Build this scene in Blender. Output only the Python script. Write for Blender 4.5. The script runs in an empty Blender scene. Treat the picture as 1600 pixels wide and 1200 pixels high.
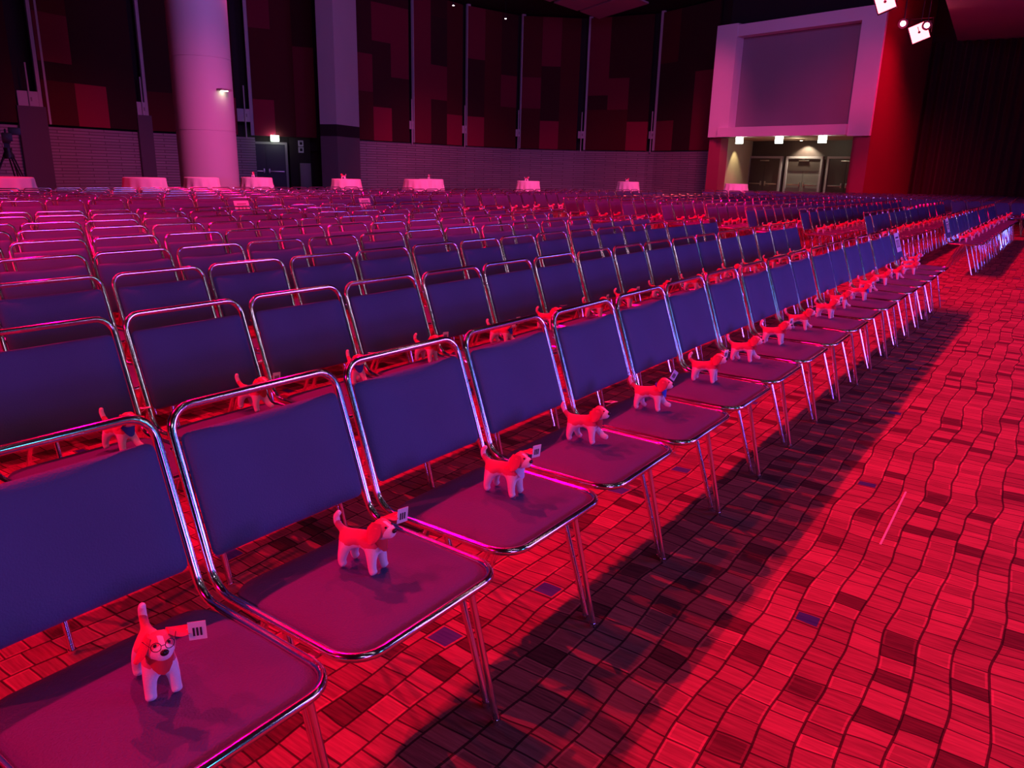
import bpy, bmesh, math, random
from mathutils import Vector, Matrix
S = bpy.context.scene
C = S.collection
random.seed(7)
R = math.radians

# ------------------------------------------------------------------ camera
cam_d = bpy.data.cameras.new('camera'); cam = bpy.data.objects.new('camera', cam_d); C.objects.link(cam)
PITCH, ROLL, YAW = 0.2764, 0.0255, 0.6158
cam_d.sensor_fit = 'HORIZONTAL'; cam_d.sensor_width = 36.0
cam_d.lens = 36.0 * 1183.13 / 1600.0
cam_d.clip_start = 0.05; cam_d.clip_end = 200
CAMP = Vector((1.2232, -0.0603, 1.4106))
fh = Vector((-math.sin(YAW), math.cos(YAW), 0)); rt = Vector((math.cos(YAW), math.sin(YAW), 0))
fw = fh * math.cos(PITCH) + Vector((0, 0, -math.sin(PITCH))); up = rt.cross(fw)
r2 = rt * math.cos(ROLL) + up * math.sin(ROLL); u2 = -rt * math.sin(ROLL) + up * math.cos(ROLL)
M = Matrix((r2, u2, -fw)).transposed().to_4x4(); M.translation = CAMP
cam.matrix_world = M
S.camera = cam
def in_view(P, m=0.06):
    d = Vector(P) - CAMP; z = d.dot(fw)
    if z < 0.2: return False
    u = 0.5 + d.dot(r2) / z * 1183.13 / 1600; v = 0.5 - d.dot(u2) / z * 1183.13 / 1200
    return -m < u < 1 + m and -m < v < 1 + m
def px(P):
    d = Vector(P) - CAMP; z = d.dot(fw)
    return 800 + 1183.13 * d.dot(r2) / z, 600 - 1183.13 * d.dot(u2) / z

# ------------------------------------------------------------------ world, view, lights
W = bpy.data.worlds.new('world'); S.world = W; W.use_nodes = True
W.node_tree.nodes['Background'].inputs[0].default_value = (0.25, 0.12, 0.5, 1)
W.node_tree.nodes['Background'].inputs[1].default_value = 0.012
S.view_settings.view_transform = 'Standard'; S.view_settings.look = 'None'
S.view_settings.exposure = 0.0; S.view_settings.gamma = 1.0
S.view_settings.use_curve_mapping = False

def lamp(name, kind, loc, target, power, col, size=0.2, sy=None, spot=60, blend=0.3):
    L = bpy.data.lights.new(name, kind); L.energy = power; L.color = col
    if kind == 'AREA':
        L.shape = 'RECTANGLE'; L.size = size; L.size_y = sy or size
    else:
        L.shadow_soft_size = size
    if kind == 'SPOT':
        L.spot_size = R(spot); L.spot_blend = blend
    o = bpy.data.objects.new(name, L); C.objects.link(o); o.location = loc
    if target is not None:
        o.rotation_euler = (Vector(target) - Vector(loc)).to_track_quat('-Z', 'Y').to_euler()
    return o
RED = (1.0, 0.0, 0.06)
# row of red heads hung along the hall behind the first rows, aimed down over the aisle
for y, p in ((-2.4, 3400), (1.0, 3400), (4.9, 4200), (8.3, 3400), (11.8, 3600), (15.5, 3600), (19.5, 3600), (24.0, 4000)):
    lamp('red_head', 'SPOT', (-5.6, y, 9.0), (1.2, y, 0), p * 0.80, RED, 0.05, spot=84, blend=0.5)
# red heads further back, washing the rear seats
for x, y, p in ((-11.5, 4, 3200), (-11.5, 14, 3600), (-9.0, 24, 3600), (-3.5, 33, 3600)):
    lamp('rear_red_head', 'SPOT', (x, y, 9.0), (x + 1.5, y, 0), p * 1.4, RED, 0.28, spot=100, blend=0.8)
# violet stage wash from the stage side, and the white key that streaks the chrome
lamp('stage_wash', 'AREA', (8.5, 9.0, 2.1), (-3, 6.5, 0.8), 500, (0.32, 0.10, 1.0), 4.0, 1.2)
lamp('stage_wash_near', 'AREA', (7.5, -1.5, 2.1), (-1, 1.0, 0.8), 110, (0.36, 0.12, 1.0), 2.0, 1.0)
lamp('stage_wash_far', 'AREA', (9.5, 20.0, 2.6), (-4, 19, 0.6), 260, (0.12, 0.14, 1.0), 3.0, 1.4)
lamp('stage_key', 'AREA', (6.5, -2.5, 5.5), (-1, 2.0, 0.4), 18, (0.85, 0.70, 1.0), 1.5, 0.14)
lamp('stage_key', 'AREA', (7.5, 6.5, 5.0), (-1, 5.0, 0.4), 18, (0.85, 0.70, 1.0), 1.5, 0.14)
lamp('stage_cyan', 'AREA', (8.5, 3.5, 3.2), (-1, 3.5, 0.6), 22, (0.1, 0.55, 1.0), 0.35, 1.8)
lamp('side_red_head', 'SPOT', (-1.5, -9.0, 6.0), (-0.3, 4.0, 0.5), 3400, RED, 0.1, spot=70, blend=0.8)
lamp('rail_glint_strip', 'AREA', (3.6, 2.0, 7.6), (0, 2.5, 0.8), 11, (1.0, 0.75, 0.92), 0.05, 9.0)  # added strip, put in to streak the chrome top rails
lamp('rail_glint_strip', 'AREA', (1.0, 9.0, 8.8), (-4, 9.0, 0.8), 30, (1.0, 0.55, 0.62), 0.07, 16.0)  # second added strip, for glints on the rails further back
# added red fill raking down on the fronts of the middle rows
for y in (1.0, 6.5, 15.5, 21.0):
    lamp('mid_red_fill', 'SPOT', (-2.2, y, 9.0), (-7.4, y, 0.4), 6500, RED, 0.25, spot=52, blend=0.7)
# lavender wash on the rear walls and column
lamp('wall_wash', 'AREA', (-9.5, 12, 8.8), (-28, 20, 4.5), 260, (0.48, 0.24, 1.0), 4, 2)
lamp('wall_wash', 'AREA', (-8, 22, 8.8), (-20, 38, 4.5), 260, (0.48, 0.24, 1.0), 4, 2)
lamp('wall_wash', 'AREA', (2, 24, 6.9), (-8, 36, 5.0), 40, (0.48, 0.24, 1.0), 2, 1)
# added pink fill, as bounce along the tables and the foot of the walls
for x, y, tx, ty, p in ((-8.5, 11, -16.5, 12, 4600), (-8.5, 18, -16.5, 20, 4600), (-6, 25, -13, 32, 4600), (-16, 14, -27, 15, 2800), (-15, 24, -24, 31, 2800), (-10, 29, -18, 38, 2200)):
    lamp('pink_fill', 'SPOT', (x, y, 8.8), (tx, ty, -0.8), p, (1.0, 0.05, 0.22), 0.3, spot=58, blend=1.0)
lamp('screen_pink_fill', 'SPOT', (-3.5, 23.5, 8.8), (-6.2, 33.0, 0.9), 3000, (1.0, 0.01, 0.12), 0.3, spot=58, blend=1.0)  # added pink fill for the lower right of the screen frame
lamp('wall_red_fill', 'SPOT', (0.2, 27.0, 6.9), (-5.2, 36.0, 0.6), 2000, RED, 0.3, spot=50, blend=1.0)  # added red fill to brighten the side wall

# ------------------------------------------------------------------ materials
MT = {}
def mat(name, col=(0.5, 0.5, 0.5), rough=0.6, metal=0.0, emit=None, es=1.0, spec=0.5, bump=None, var=None):
    m = bpy.data.materials.new(name); m.use_nodes = True; nt = m.node_tree; b = nt.nodes['Principled BSDF']
    b.inputs['Base Color'].default_value = (*col, 1); b.inputs['Roughness'].default_value = rough
    b.inputs['Metallic'].default_value = metal; b.inputs['Specular IOR Level'].default_value = spec
    if emit: b.inputs['Emission Color'].default_value = (*emit, 1); b.inputs['Emission Strength'].default_value = es
    tc = nt.nodes.new('ShaderNodeTexCoord')
    if var:
        n = nt.nodes.new('ShaderNodeTexNoise'); n.inputs['Scale'].default_value = var[0]
        nt.links.new(tc.outputs['Object'], n.inputs['Vector'])
        mx = nt.nodes.new('ShaderNodeMix'); mx.data_type = 'RGBA'
        mx.inputs[6].default_value = (*[c * (1 - var[1]) for c in col], 1); mx.inputs[7].default_value = (*[min(1, c * (1 + var[1])) for c in col], 1)
        nt.links.new(n.outputs['Fac'], mx.inputs[0]); nt.links.new(mx.outputs[2], b.inputs['Base Color'])
    if bump:
        n = nt.nodes.new('ShaderNodeTexNoise'); n.inputs['Scale'].default_value = bump[0]; n.inputs['Detail'].default_value = 3
        nt.links.new(tc.outputs['Object'], n.inputs['Vector'])
        bp = nt.nodes.new('ShaderNodeBump'); bp.inputs['Strength'].default_value = bump[1]; bp.inputs['Distance'].default_value = bump[2]
        nt.links.new(n.outputs['Fac'], bp.inputs['Height']); nt.links.new(bp.outputs[0], b.inputs['Normal'])
    MT[name] = m
    return m
chrome = mat('chrome', (0.85, 0.85, 0.86), 0.14, 1.0)
navy = mat('navy_vinyl', (0.070, 0.085, 0.20), 0.55, spec=0.35, bump=(230, 0.6, 0.003), var=(4.0, 0.16))
black_plastic = mat('black_plastic', (0.015, 0.015, 0.018), 0.4)
cloth_m = mat('white_tablecloth', (0.78, 0.76, 0.78), 0.9, bump=(30, 0.1, 0.01))
paint = mat('white_paint', (0.62, 0.58, 0.62), 0.6, var=(0.7, 0.05))
pilaster_m = mat('pale_pilaster', (0.58, 0.54, 0.58), 0.6)
dark_m = mat('dark_wall_paint', (0.030, 0.016, 0.022), 0.8)
red_patch = mat('red_acoustic_fabric', (0.22, 0.008, 0.038), 0.95, bump=(20, 0.1, 0.01))
maroon = mat('maroon_acoustic_fabric', (0.11, 0.006, 0.014), 0.95, bump=(20, 0.1, 0.01))
near_black = mat('black_acoustic_fabric', (0.045, 0.008, 0.012), 0.95)
ceil_m = mat('black_ceiling', (0.012, 0.008, 0.010), 0.9)
soffit_m = mat('grey_soffit', (0.38, 0.32, 0.36), 0.8)
red_wall = mat('red_wall_paint', (0.22, 0.008, 0.025), 0.8)
curtain_m = mat('black_curtain', (0.030, 0.010, 0.012), 0.9)
screen_m = mat('grey_screen', (0.22, 0.20, 0.23), 0.7, var=(0.5, 0.08))
beige = mat('beige_plaster', (0.48, 0.40, 0.27), 0.8, var=(1.5, 0.1))
door_dark = mat('dark_brown_door', (0.060, 0.042, 0.038), 0.45)
door_lit = mat('lit_door', (0.16, 0.15, 0.14), 0.4)  # lighter door tone, paints the light falling on the middle pair
door_navy = mat('navy_door', (0.04, 0.03, 0.06), 0.5)
metal_m = mat('brushed_metal', (0.55, 0.52, 0.48), 0.3, 1.0)
grey_metal = mat('grey_cabinet_metal', (0.32, 0.28, 0.30), 0.5)
paper = mat('white_paper', (0.85, 0.84, 0.86), 0.8)
ink = mat('black_ink', (0.03, 0.02, 0.03), 0.8)
red_cloth = mat('red_bandana', (0.62, 0.03, 0.05), 0.9)
blue_cloth = mat('blue_bandana', (0.04, 0.10, 0.65), 0.9)
pale_cloth = mat('pale_blue_vest', (0.60, 0.66, 0.92), 0.9)
nose_m = mat('black_nose', (0.01, 0.01, 0.012), 0.25)
exit_m = mat('exit_glow', (0.9, 1, 0.9), 0.5, emit=(0.80, 1.0, 0.78), es=9)
redlamp_m = mat('red_lamp_face', (0.9, 0.3, 0.3), 0.5, emit=(1.0, 0.10, 0.12), es=9)
redlens_m = mat('red_lens', (0.9, 0.3, 0.3), 0.5, emit=(1.0, 0.12, 0.22), es=45)
warm_m = mat('warm_lens', (1, 0.9, 0.7), 0.5, emit=(1.0, 0.86, 0.6), es=14)
pin_m = mat('pin_light', (1, 1, 1), 0.5, emit=(1.0, 0.9, 0.9), es=12)

def fur_material():
    m = mat('plush_fur', (0.8, 0.8, 0.8), 0.95, bump=(500, 0.5, 0.002)); nt = m.node_tree; b = nt.nodes['Principled BSDF']
    b.inputs['Sheen Weight'].default_value = 0.3
    N = nt.nodes.new; L = nt.links.new
    tc = N('ShaderNodeTexCoord'); sp = N('ShaderNodeSeparateXYZ'); L(tc.outputs['Object'], sp.inputs[0])
    ns = N('ShaderNodeTexNoise'); ns.inputs['Scale'].default_value = 28; L(tc.outputs['Object'], ns.inputs['Vector'])
    def mth(op, a, b_=None, c=None):
        n = N('ShaderNodeMath'); n.operation = op
        for i, v in enumerate((a, b_, c)):
            if v is None: continue
            if isinstance(v, (int, float)): n.inputs[i].default_value = v
            else: L(v, n.inputs[i])
        return n.outputs[0]
    wob = mth('MULTIPLY', mth('SUBTRACT', ns.outputs['Fac'], 0.5), 0.05)
    zz = mth('ADD', sp.outputs[2], wob); xx = mth('ADD', sp.outputs[0], wob)
    body = mth('MULTIPLY', mth('GREATER_THAN', zz, 0.066), mth('LESS_THAN', zz, 0.200))
    notmuz = mth('LESS_THAN', mth('SUBTRACT', xx, mth('MULTIPLY', mth('SUBTRACT', zz, 0.115), 0.5)), 0.0715)                       # muzzle stays white
    tail = mth('GREATER_THAN', mth('ADD', xx, mth('MULTIPLY', sp.outputs[2], -0.6)), -0.138)
    stripe = mth('GREATER_THAN', mth('ABSOLUTE', sp.outputs[1]), 0.0045)   # white blaze
    front = mth('GREATER_THAN', xx, 0.058)
    blaze = mth('SUBTRACT', 1.0, mth('MULTIPLY', front, mth('SUBTRACT', 1.0, stripe)))
    f = mth('MULTIPLY', mth('MULTIPLY', body, notmuz), mth('MULTIPLY', tail, blaze))
    mx = N('ShaderNodeMix'); mx.data_type = 'RGBA'; L(f, mx.inputs[0])
    mx.inputs[6].default_value = (0.88, 0.74, 0.82, 1); mx.inputs[7].default_value = (0.66, 0.08, 0.17, 1)
    L(mx.outputs[2], b.inputs['Base Color'])
    return m
fur = fur_material()
brown_fur = mat('brown_fur', (0.55, 0.055, 0.13), 0.95, bump=(500, 0.5, 0.002))

def carpet_material():
    m = bpy.data.materials.new('patterned_carpet'); m.use_nodes = True; nt = m.node_tree; b = nt.nodes['Principled BSDF']
    b.inputs['Roughness'].default_value = 0.95; b.inputs['Specular IOR Level'].default_value = 0.15
    N = nt.nodes.new; L = nt.links.new
    def mth(op, a, b_=None, c=None):
        n = N('ShaderNodeMath'); n.operation = op
        for i, v in enumerate((a, b_, c)):
            if v is None: continue
            if isinstance(v, (int, float)): n.inputs[i].default_value = v
            else: L(v, n.inputs[i])
        return n.outputs[0]
    def noise(scale, vec, detail=2):
        n = N('ShaderNodeTexNoise'); n.inputs['Scale'].default_value = scale; n.inputs['Detail'].default_value = detail; L(vec, n.inputs['Vector']); return n.outputs['Fac']
    tc = N('ShaderNodeTexCoord'); sp = N('ShaderNodeSeparateXYZ'); L(tc.outputs['Object'], sp.inputs[0])
    low = noise(1.3, tc.outputs['Object'])
    x = mth('ADD', sp.outputs[0], mth('MULTIPLY', low, 0.14))
    low2 = noise(2.1, tc.outputs['Object'])
    y = mth('ADD', sp.outputs[1], mth('MULTIPLY', low2, 0.10))
    xs = mth('DIVIDE', x, 0.098)
    col = mth('FLOOR', xs); fx = mth('FRACT', xs)
    wv = mth('ADD', mth('DIVIDE', y, 0.078), mth('MULTIPLY', col, 17.37))
    vo = N('ShaderNodeTexVoronoi'); vo.voronoi_dimensions = '1D'; L(wv, vo.inputs['W']); vo.inputs['Scale'].default_value = 1; vo.inputs['Randomness'].default_value = 0.85
    ve = N('ShaderNodeTexVoronoi'); ve.voronoi_dimensions = '1D'; ve.feature = 'DISTANCE_TO_EDGE'; L(wv, ve.inputs['W']); ve.inputs['Scale'].default_value = 1; ve.inputs['Randomness'].default_value = 0.85
    sc = N('ShaderNodeSeparateColor'); L(vo.outputs['Color'], sc.inputs[0])
    edge = mth('MINIMUM', mth('MULTIPLY', ve.outputs['Distance'], 1.0), mth('MINIMUM', fx, mth('SUBTRACT', 1.0, fx)))
    seam = mth('LESS_THAN', edge, 0.036)
    rim = mth('MULTIPLY', mth('LESS_THAN', edge, 0.10), mth('GREATER_THAN', sc.outputs[1], 0.72))
    # fine weave streaks running across each block
    cmb = N('ShaderNodeCombineXYZ'); L(mth('MULTIPLY', sp.outputs[0], 9.0), cmb.inputs[0]); L(mth('MULTIPLY', sp.outputs[1], 120.0), cmb.inputs[1]); L(mth('MULTIPLY', col, 3.1), cmb.inputs[2])
    streak = noise(1.0, cmb.outputs[0], 3)
    v = mth('ADD', mth('MULTIPLY', mth('POWER', sc.outputs[0], 1.2), 0.16), 0.19)
    v = mth('ADD', v, mth('MULTIPLY', mth('SUBTRACT', streak, 0.5), 0.35))
    v = mth('ADD', v, mth('MULTIPLY', rim, 0.12))
    dark = mth('GREATER_THAN', sc.outputs[0], 0.09)
    v = mth('MULTIPLY', v, mth('ADD', 0.5, mth('MULTIPLY', dark, 0.5)))
    v = mth('MULTIPLY', mth('MAXIMUM', v, 0.02), mth('SUBTRACT', 1.0, mth('MULTIPLY', seam, 0.80)))
    cc = N('ShaderNodeCombineColor')
    blue = mth('MULTIPLY', mth('GREATER_THAN', sc.outputs[2], 0.988), mth('GREATER_THAN', edge, 0.11))
    L(mth('MULTIPLY', v, mth('SUBTRACT', 1.0, mth('MULTIPLY', blue, 0.85))), cc.inputs[0])
    L(mth('MULTIPLY', v, 0.30), cc.inputs[1])
    L(mth('ADD', mth('MULTIPLY', v, 0.30), mth('MULTIPLY', blue, 0.12)), cc.inputs[2])
    L(cc.outputs[0], b.inputs['Base Color'])
    bp = N('ShaderNodeBump'); bp.inputs['Strength'].default_value = 0.4; bp.inputs['Distance'].default_value = 0.004
    L(streak, bp.inputs['Height']); L(bp.outputs[0], b.inputs['Normal'])
    return m
carpet = carpet_material()

def block_material():
    m = bpy.data.materials.new('split_face_block'); m.use_nodes = True; nt = m.node_tree; b = nt.nodes['Principled BSDF']
    b.inputs['Roughness'].default_value = 0.8
    br = nt.nodes.new('ShaderNodeTexBrick'); uv = nt.nodes.new('ShaderNodeTexCoord')
    nt.links.new(uv.outputs['UV'], br.inputs['Vector'])
    br.inputs['Color1'].default_value = (0.44, 0.37, 0.41, 1); br.inputs['Color2'].default_value = (0.37, 0.31, 0.35, 1); br.inputs['Mortar'].default_value = (0.20, 0.15, 0.17, 1)
    br.inputs['Scale'].default_value = 1.0; br.inputs['Brick Width'].default_value = 1.3; br.inputs['Row Height'].default_value = 0.115; br.inputs['Mortar Size'].default_value = 0.016
    nt.links.new(br.outputs['Color'], b.inputs['Base Color'])
    bp = nt.nodes.new('ShaderNodeBump'); bp.invert = True; bp.inputs['Strength'].default_value = 0.6; bp.inputs['Distance'].default_value = 0.03
    nt.links.new(br.outputs['Fac'], bp.inputs['Height']); nt.links.new(bp.outputs[0], b.inputs['Normal'])
    return m
block = block_material()

# ------------------------------------------------------------------ mesh helpers
def obj(name, bm, m, parent=None, smooth=True, loc=None):
    me = bpy.data.meshes.new(name)
    bmesh.ops.recalc_face_normals(bm, faces=bm.faces)
    bm.to_mesh(me); bm.free()
    for k in (m if isinstance(m, (list, tuple)) else [m]): me.materials.append(k)
    if smooth:
        for f in me.polygons: f.use_smooth = True
        try: me.set_sharp_from_angle(angle=R(40))
        except Exception: pass
    o = bpy.data.objects.new(name, me); C.objects.link(o)
    if parent: o.parent = parent
    if loc: o.location = loc
    return o
def tag(o, label, cat, group=None, kind=None):
    o['label'] = label; o['category'] = cat
    if group: o['group'] = group
    if kind: o['kind'] = kind
    return o
def struct(name, bm, m, smooth=False):
    o = obj(name, bm, m, smooth=smooth); o['kind'] = 'structure'; return o
def thing(name, label, cat, loc=(0, 0, 0), rz=0, group=None):
    o = bpy.data.objects.new(name, None); C.objects.link(o); o.empty_display_size = 0.1
    o.location = loc; o.rotation_euler = (0, 0, rz); tag(o, label, cat, group); return o
def box(bm, c, s, rot=None, bev=0.0, mi=0):
    mt = Matrix.Translation(c)
    if rot is not None: mt = mt @ rot
    r = bmesh.ops.create_cube(bm, size=1, matrix=mt @ Matrix.Diagonal((*s, 1)))
    fs = set(f for v in r['verts'] for f in v.link_faces)
    if bev:
        es = set(e for f in fs for e in f.edges)
        rb = bmesh.ops.bevel(bm, geom=list(es), offset=bev, segments=2, affect='EDGES', profile=0.6)
        fs = set(rb['faces']) | set(f for f in fs if f.is_valid)
    for f in fs:
        if f.is_valid: f.material_index = mi
def tube(bm, pts, r, n=10, closed=False, caps=True, mi=0):
    pts = [Vector(p) for p in pts]; N = len(pts); rings = []; rs = r if isinstance(r, (list, tuple)) else [r] * N
    pn = None
    for i, p in enumerate(pts):
        a = pts[(i - 1) % N] if (closed or i > 0) else p; b = pts[(i + 1) % N] if (closed or i < N - 1) else p
        t = (b - a).normalized()
        if pn is None:
            pn = t.cross(Vector((0, 0, 1)) if abs(t.z) < 0.9 else Vector((1, 0, 0))).normalized()
        else:
            pn = (pn - t * pn.dot(t)).normalized()
        bn = t.cross(pn)
        rings.append([bm.verts.new(p + (pn * math.cos(2 * math.pi * k / n) + bn * math.sin(2 * math.pi * k / n)) * rs[i]) for k in range(n)])
    for i in range(N if closed else N - 1):
        A = rings[i]; B = rings[(i + 1) % N]; off = 0
        if closed and i == N - 1:
            off = min(range(n), key=lambda o: sum((A[k].co - B[(k + o) % n].co).length for k in range(n)))
        for k in range(n):
            f = bm.faces.new((A[k], A[(k + 1) % n], B[(k + 1 + off) % n], B[(k + off) % n])); f.material_index = mi
    if caps and not closed:
        bm.faces.new(rings[0][::-1]).material_index = mi; bm.faces.new(rings[-1]).material_index = mi
def fillet(pts, rad, seg=6, closed=True):
    """round the corners of a 3D polyline"""
    out = []; N = len(pts); P = [Vector(p) for p in pts]
    for i in range(N):
        if not closed and i in (0, N - 1): out.append(P[i]); continue
        a, p, b = P[i - 1], P[i], P[(i + 1) % N]; rr = rad[i] if isinstance(rad, (list, tuple)) else rad
        d1 = (a - p).normalized(); d2 = (b - p).normalized(); ang = d1.angle(d2)
        if ang > 3.0: out.append(p); continue
        t = rr / math.tan(ang / 2); c = p + (d1 + d2).normalized() * (rr / math.sin(ang / 2))
        s = p + d1 * t; e = p + d2 * t; v1 = s - c; v2 = e - c; th = v1.angle(v2)
        for k in range(seg + 1):
            f = k / seg
            out.append(c + (v1 * math.sin((1 - f) * th) + v2 * math.sin(f * th)) / math.sin(th))
    return out
def lathe(bm, prof, n=16, cx=0, cy=0, mi=0, fold=None):
    rings = []
    for (r, z) in prof:
        ring = []
        for k in range(n):
            a = 2 * math.pi * k / n; rr = r * (fold(a, z) if fold else 1)
            ring.append(bm.verts.new((cx + rr * math.cos(a), cy + rr * math.sin(a), z)))
        rings.append(ring)
    for A, B in zip(rings, rings[1:]):
        for k in range(n):
            bm.faces.new((A[k], A[(k + 1) % n], B[(k + 1) % n], B[k])).material_index = mi
    bm.faces.new(rings[0][::-1]).material_index = mi; bm.faces.new(rings[-1]).material_index = mi

# ------------------------------------------------------------------ the chair
W2 = 0.2419; ZT = 0.869; XT = -0.354; XB = -0.212; ZB = 0.462; XF = 0.246; ZF = 0.464; TR = 0.0105
def frame_pts(seg=6):
    ctrl = [(XT, -W2, ZT), (XT, W2, ZT), (XB, W2, ZB), (XF, W2 - 0.004, ZF), (XF, -W2 + 0.004, ZF), (XB, -W2, ZB)]
    return fillet(ctrl, [0.058, 0.058, 0.075, 0.075, 0.075, 0.075], seg)
def pad(cx_fn, hw, L, th, nu=16, nv=16, crown=0.012, round_r=0.06, taper=0.0):
    """a cushion: superellipse slab; cx_fn(s,t,h) -> world point for across s, along t (0..L), height h"""
    bm = bmesh.new(); top = []; bot = []
    def outline(u, v):   # map square to rounded rectangle
        x = u * hw; y = v * L / 2
        ax = abs(u); ay = abs(v)
        m_ = max(ax, ay)
        if m_ > 0:
            X = hw * ax; Y = L / 2 * ay
            ex = X - (hw * m_ - round_r * m_); ey = Y - (L / 2 * m_ - round_r * m_)
            if ex > 0 and ey > 0:
                d = math.hypot(ex, ey); rr = round_r * m_
                mx = max(ex, ey)
                X = (hw * m_ - rr) + ex / d * mx; Y = (L / 2 * m_ - rr) + ey / d * mx
            x = math.copysign(X, u); y = math.copysign(Y, v)
        return x, y
    for j in range(nv + 1):
        rt_, rb_ = [], []
        for i in range(nu + 1):
            u = -math.cos(math.pi * i / nu) * 0.5 - math.cos(math.pi * i / nu) * 0.0
            u = (2 * i / nu - 1); v = (2 * j / nv - 1)
            u = math.sin(u * math.pi / 2); v = math.sin(v * math.pi / 2)
            x, y = outline(u, v); e = max(abs(u), abs(v))
            h = th / 2 * (1 - e ** 8) ** 0.5 + crown * (1 - u * u) * (1 - v * v)
            rt_.append(bm.verts.new(cx_fn(x, y, h)))
            rb_.append(bm.verts.new(cx_fn(x, y, -th / 2 * (1 - e ** 8) ** 0.5)))
        top.append(rt_); bot.append(rb_)
    for j in range(nv):
        for i in range(nu):
            bm.faces.new((top[j][i], top[j][i + 1], top[j + 1][i + 1], top[j + 1][i]))
            bm.faces.new((bot[j][i], bot[j + 1][i], bot[j + 1][i + 1], bot[j][i + 1]))
    bmesh.ops.remove_doubles(bm, verts=bm.verts, dist=0.0006)
    return bm
UP = (Vector((XT, 0, ZT)) - Vector((XB, 0, ZB))).normalized(); BN = Vector((UP.z, 0, -UP.x))   # along the back, out of its front
BC = Vector((XB, 0, ZB)) + UP * 0.222
def back_pad(nu=16, nv=16):
    return pad(lambda x, y, h: BC + UP * y + Vector((0, x, 0)) + BN * (h + 0.004 - 0.010 * (1 - (x / 0.226) ** 2)), 0.2300, 0.296, 0.032, nu, nv, 0.004, 0.020)
def seat_pad(nu=16, nv=16):
    cxs = (XB + XF) / 2 + 0.004
    return pad(lambda x, y, h: Vector((cxs + y, x, 0.459 + h + 0.008 * max(0, 0.5 - abs(y / 0.4)) )), 0.2305, 0.432, 0.030, nu, nv, 0.004, 0.065)
LEGS = [((0.122, 1), (0.226, 0.2535)), ((0.036, -1), (0.186, -0.2520)), ((-0.030, 1), (-0.255, 0.2535)), ((-0.035, -1), (-0.225, -0.2520))]
def leg_bm(i, n=10):
    (xt, sy), (xf, yf) = LEGS[i]; bm = bmesh.new()
    tube(bm, [(xt, sy * 0.2400, 0.456), (xt + (xf - xt) * 0.5, sy * 0.2465, 0.2340), (xf, yf, 0.012)], 0.0095, n)
    tube(bm, [(xf, yf, 0.014), (xf, yf, 0.0)], 0.0125, n)
    return bm
CHAIR_LABEL = 'x'
def make_chair():
    t = thing('stacking_chair', CHAIR_LABEL, 'chair')
    bm = bmesh.new(); tube(bm, frame_pts(6), TR, 12, closed=True)
    for sy in (-1, 1):                                    # back screws
        for q in (0.10, 0.34):
            P = Vector((XB, sy * W2, ZB)) + UP * q
            bmesh.ops.create_icosphere(bm, subdivisions=1, radius=0.0055, matrix=Matrix.Translation(P + Vector((0, sy * 0.008, 0)) - BN * 0.006))
    obj('frame', bm, chrome, t)
    obj('backrest', back_pad(), navy, t)
    obj('seat', seat_pad(), navy, t)
    for i in range(4): obj('leg', leg_bm(i), chrome, t)
    bm = bmesh.new(); box(bm, (0.135, 0.2600, 0.450), (0.022, 0.030, 0.006), bev=0.001); box(bm, (0.135, 0.2450, 0.455), (0.010, 0.006, 0.016))
    obj('link_bracket', bm, metal_m, t)
    return t
def dup(root, loc, rz):
    r = root.copy(); C.objects.link(r); r.location = loc; r.rotation_euler = (0, 0, rz)
    for ch in list(root.children):
        c = ch.copy(); C.objects.link(c); c.parent = r
        for g in ch.children:
            d = g.copy(); C.objects.link(d); d.parent = c
    return r

# seat positions: (x, y, rotation, block, row, column)
spots = []
ROWX = [0.0, -1.121, -2.136, -3.036, -3.93, -4.79, -5.52, -6.33, -6.98]
PH = [0.0, 0.93, 0.84, 0.515, 0.345, 0.10, 0.70, 0.57, 0.10]
FIX = {1: (0.0014, 0.0016, -0.008), 2: (0.0056, -0.0081, -0.0126), 3: (-0.0108, 0.0040, -0.010), 4: (-0.0104, 0.0050, 0.0), 5: (0.006, 0.0, 0.0), 6: (0.0032, 0.0021, -0.0057)}
s = 0.53
back_rows = [-9.15 - 0.87 * i for i in range(6)]
for r, x0 in enumerate(ROWX + back_rows):
    ph = PH[r] if r < 9 else random.random() * 0.4
    for k in range(-6, 50):
        y = (k + ph) * s if r != 1 else 3.93 * s + (k + ph - 3.93) * 0.526
        if r == 0 and k < 1: continue
        blk = None
        if y < 9.62 or (r >= 9 and y < 13.45): blk = 'a'
        elif y > 13.45 and y < 23.0: blk = 'b'; y += 0.08
        if not blk: continue
        if r >= 9 and y > 14 and x0 < -13.0 + (y - 14) * 0.30: continue
        if r == 0 and blk == 'a' and k in FIX:
            dx, dy, rz = FIX[k]
        else:
            dx, dy, rz = random.gauss(0, 0.006), random.gauss(0, 0.0015), random.gauss(0, 0.006)
        spots.append([x0 + dx, y + dy, rz, blk if r < 9 else blk + 'r', r, k])
a3 = R(-40); f3 = Vector((math.cos(a3), math.sin(a3), 0)); d3 = Vector((-math.sin(a3), math.cos(a3), 0))
for i in range(11):
    for j in range(-12, 24):
        P = Vector((1.0, 26.0, 0)) - f3 * 0.95 * i + d3 * s * j
        if P.y < 24.6 + max(0, (-2.0 - P.x) * 0.0) or P.y > 37.3 or P.x > 9: continue
        if P.x < -0.6 - (37.7 - P.y) * 0.72: continue
        spots.append([P.x + random.gauss(0, .002), P.y + random.gauss(0, .002), a3 + random.gauss(0, .004), 'c', i, j])
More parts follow.
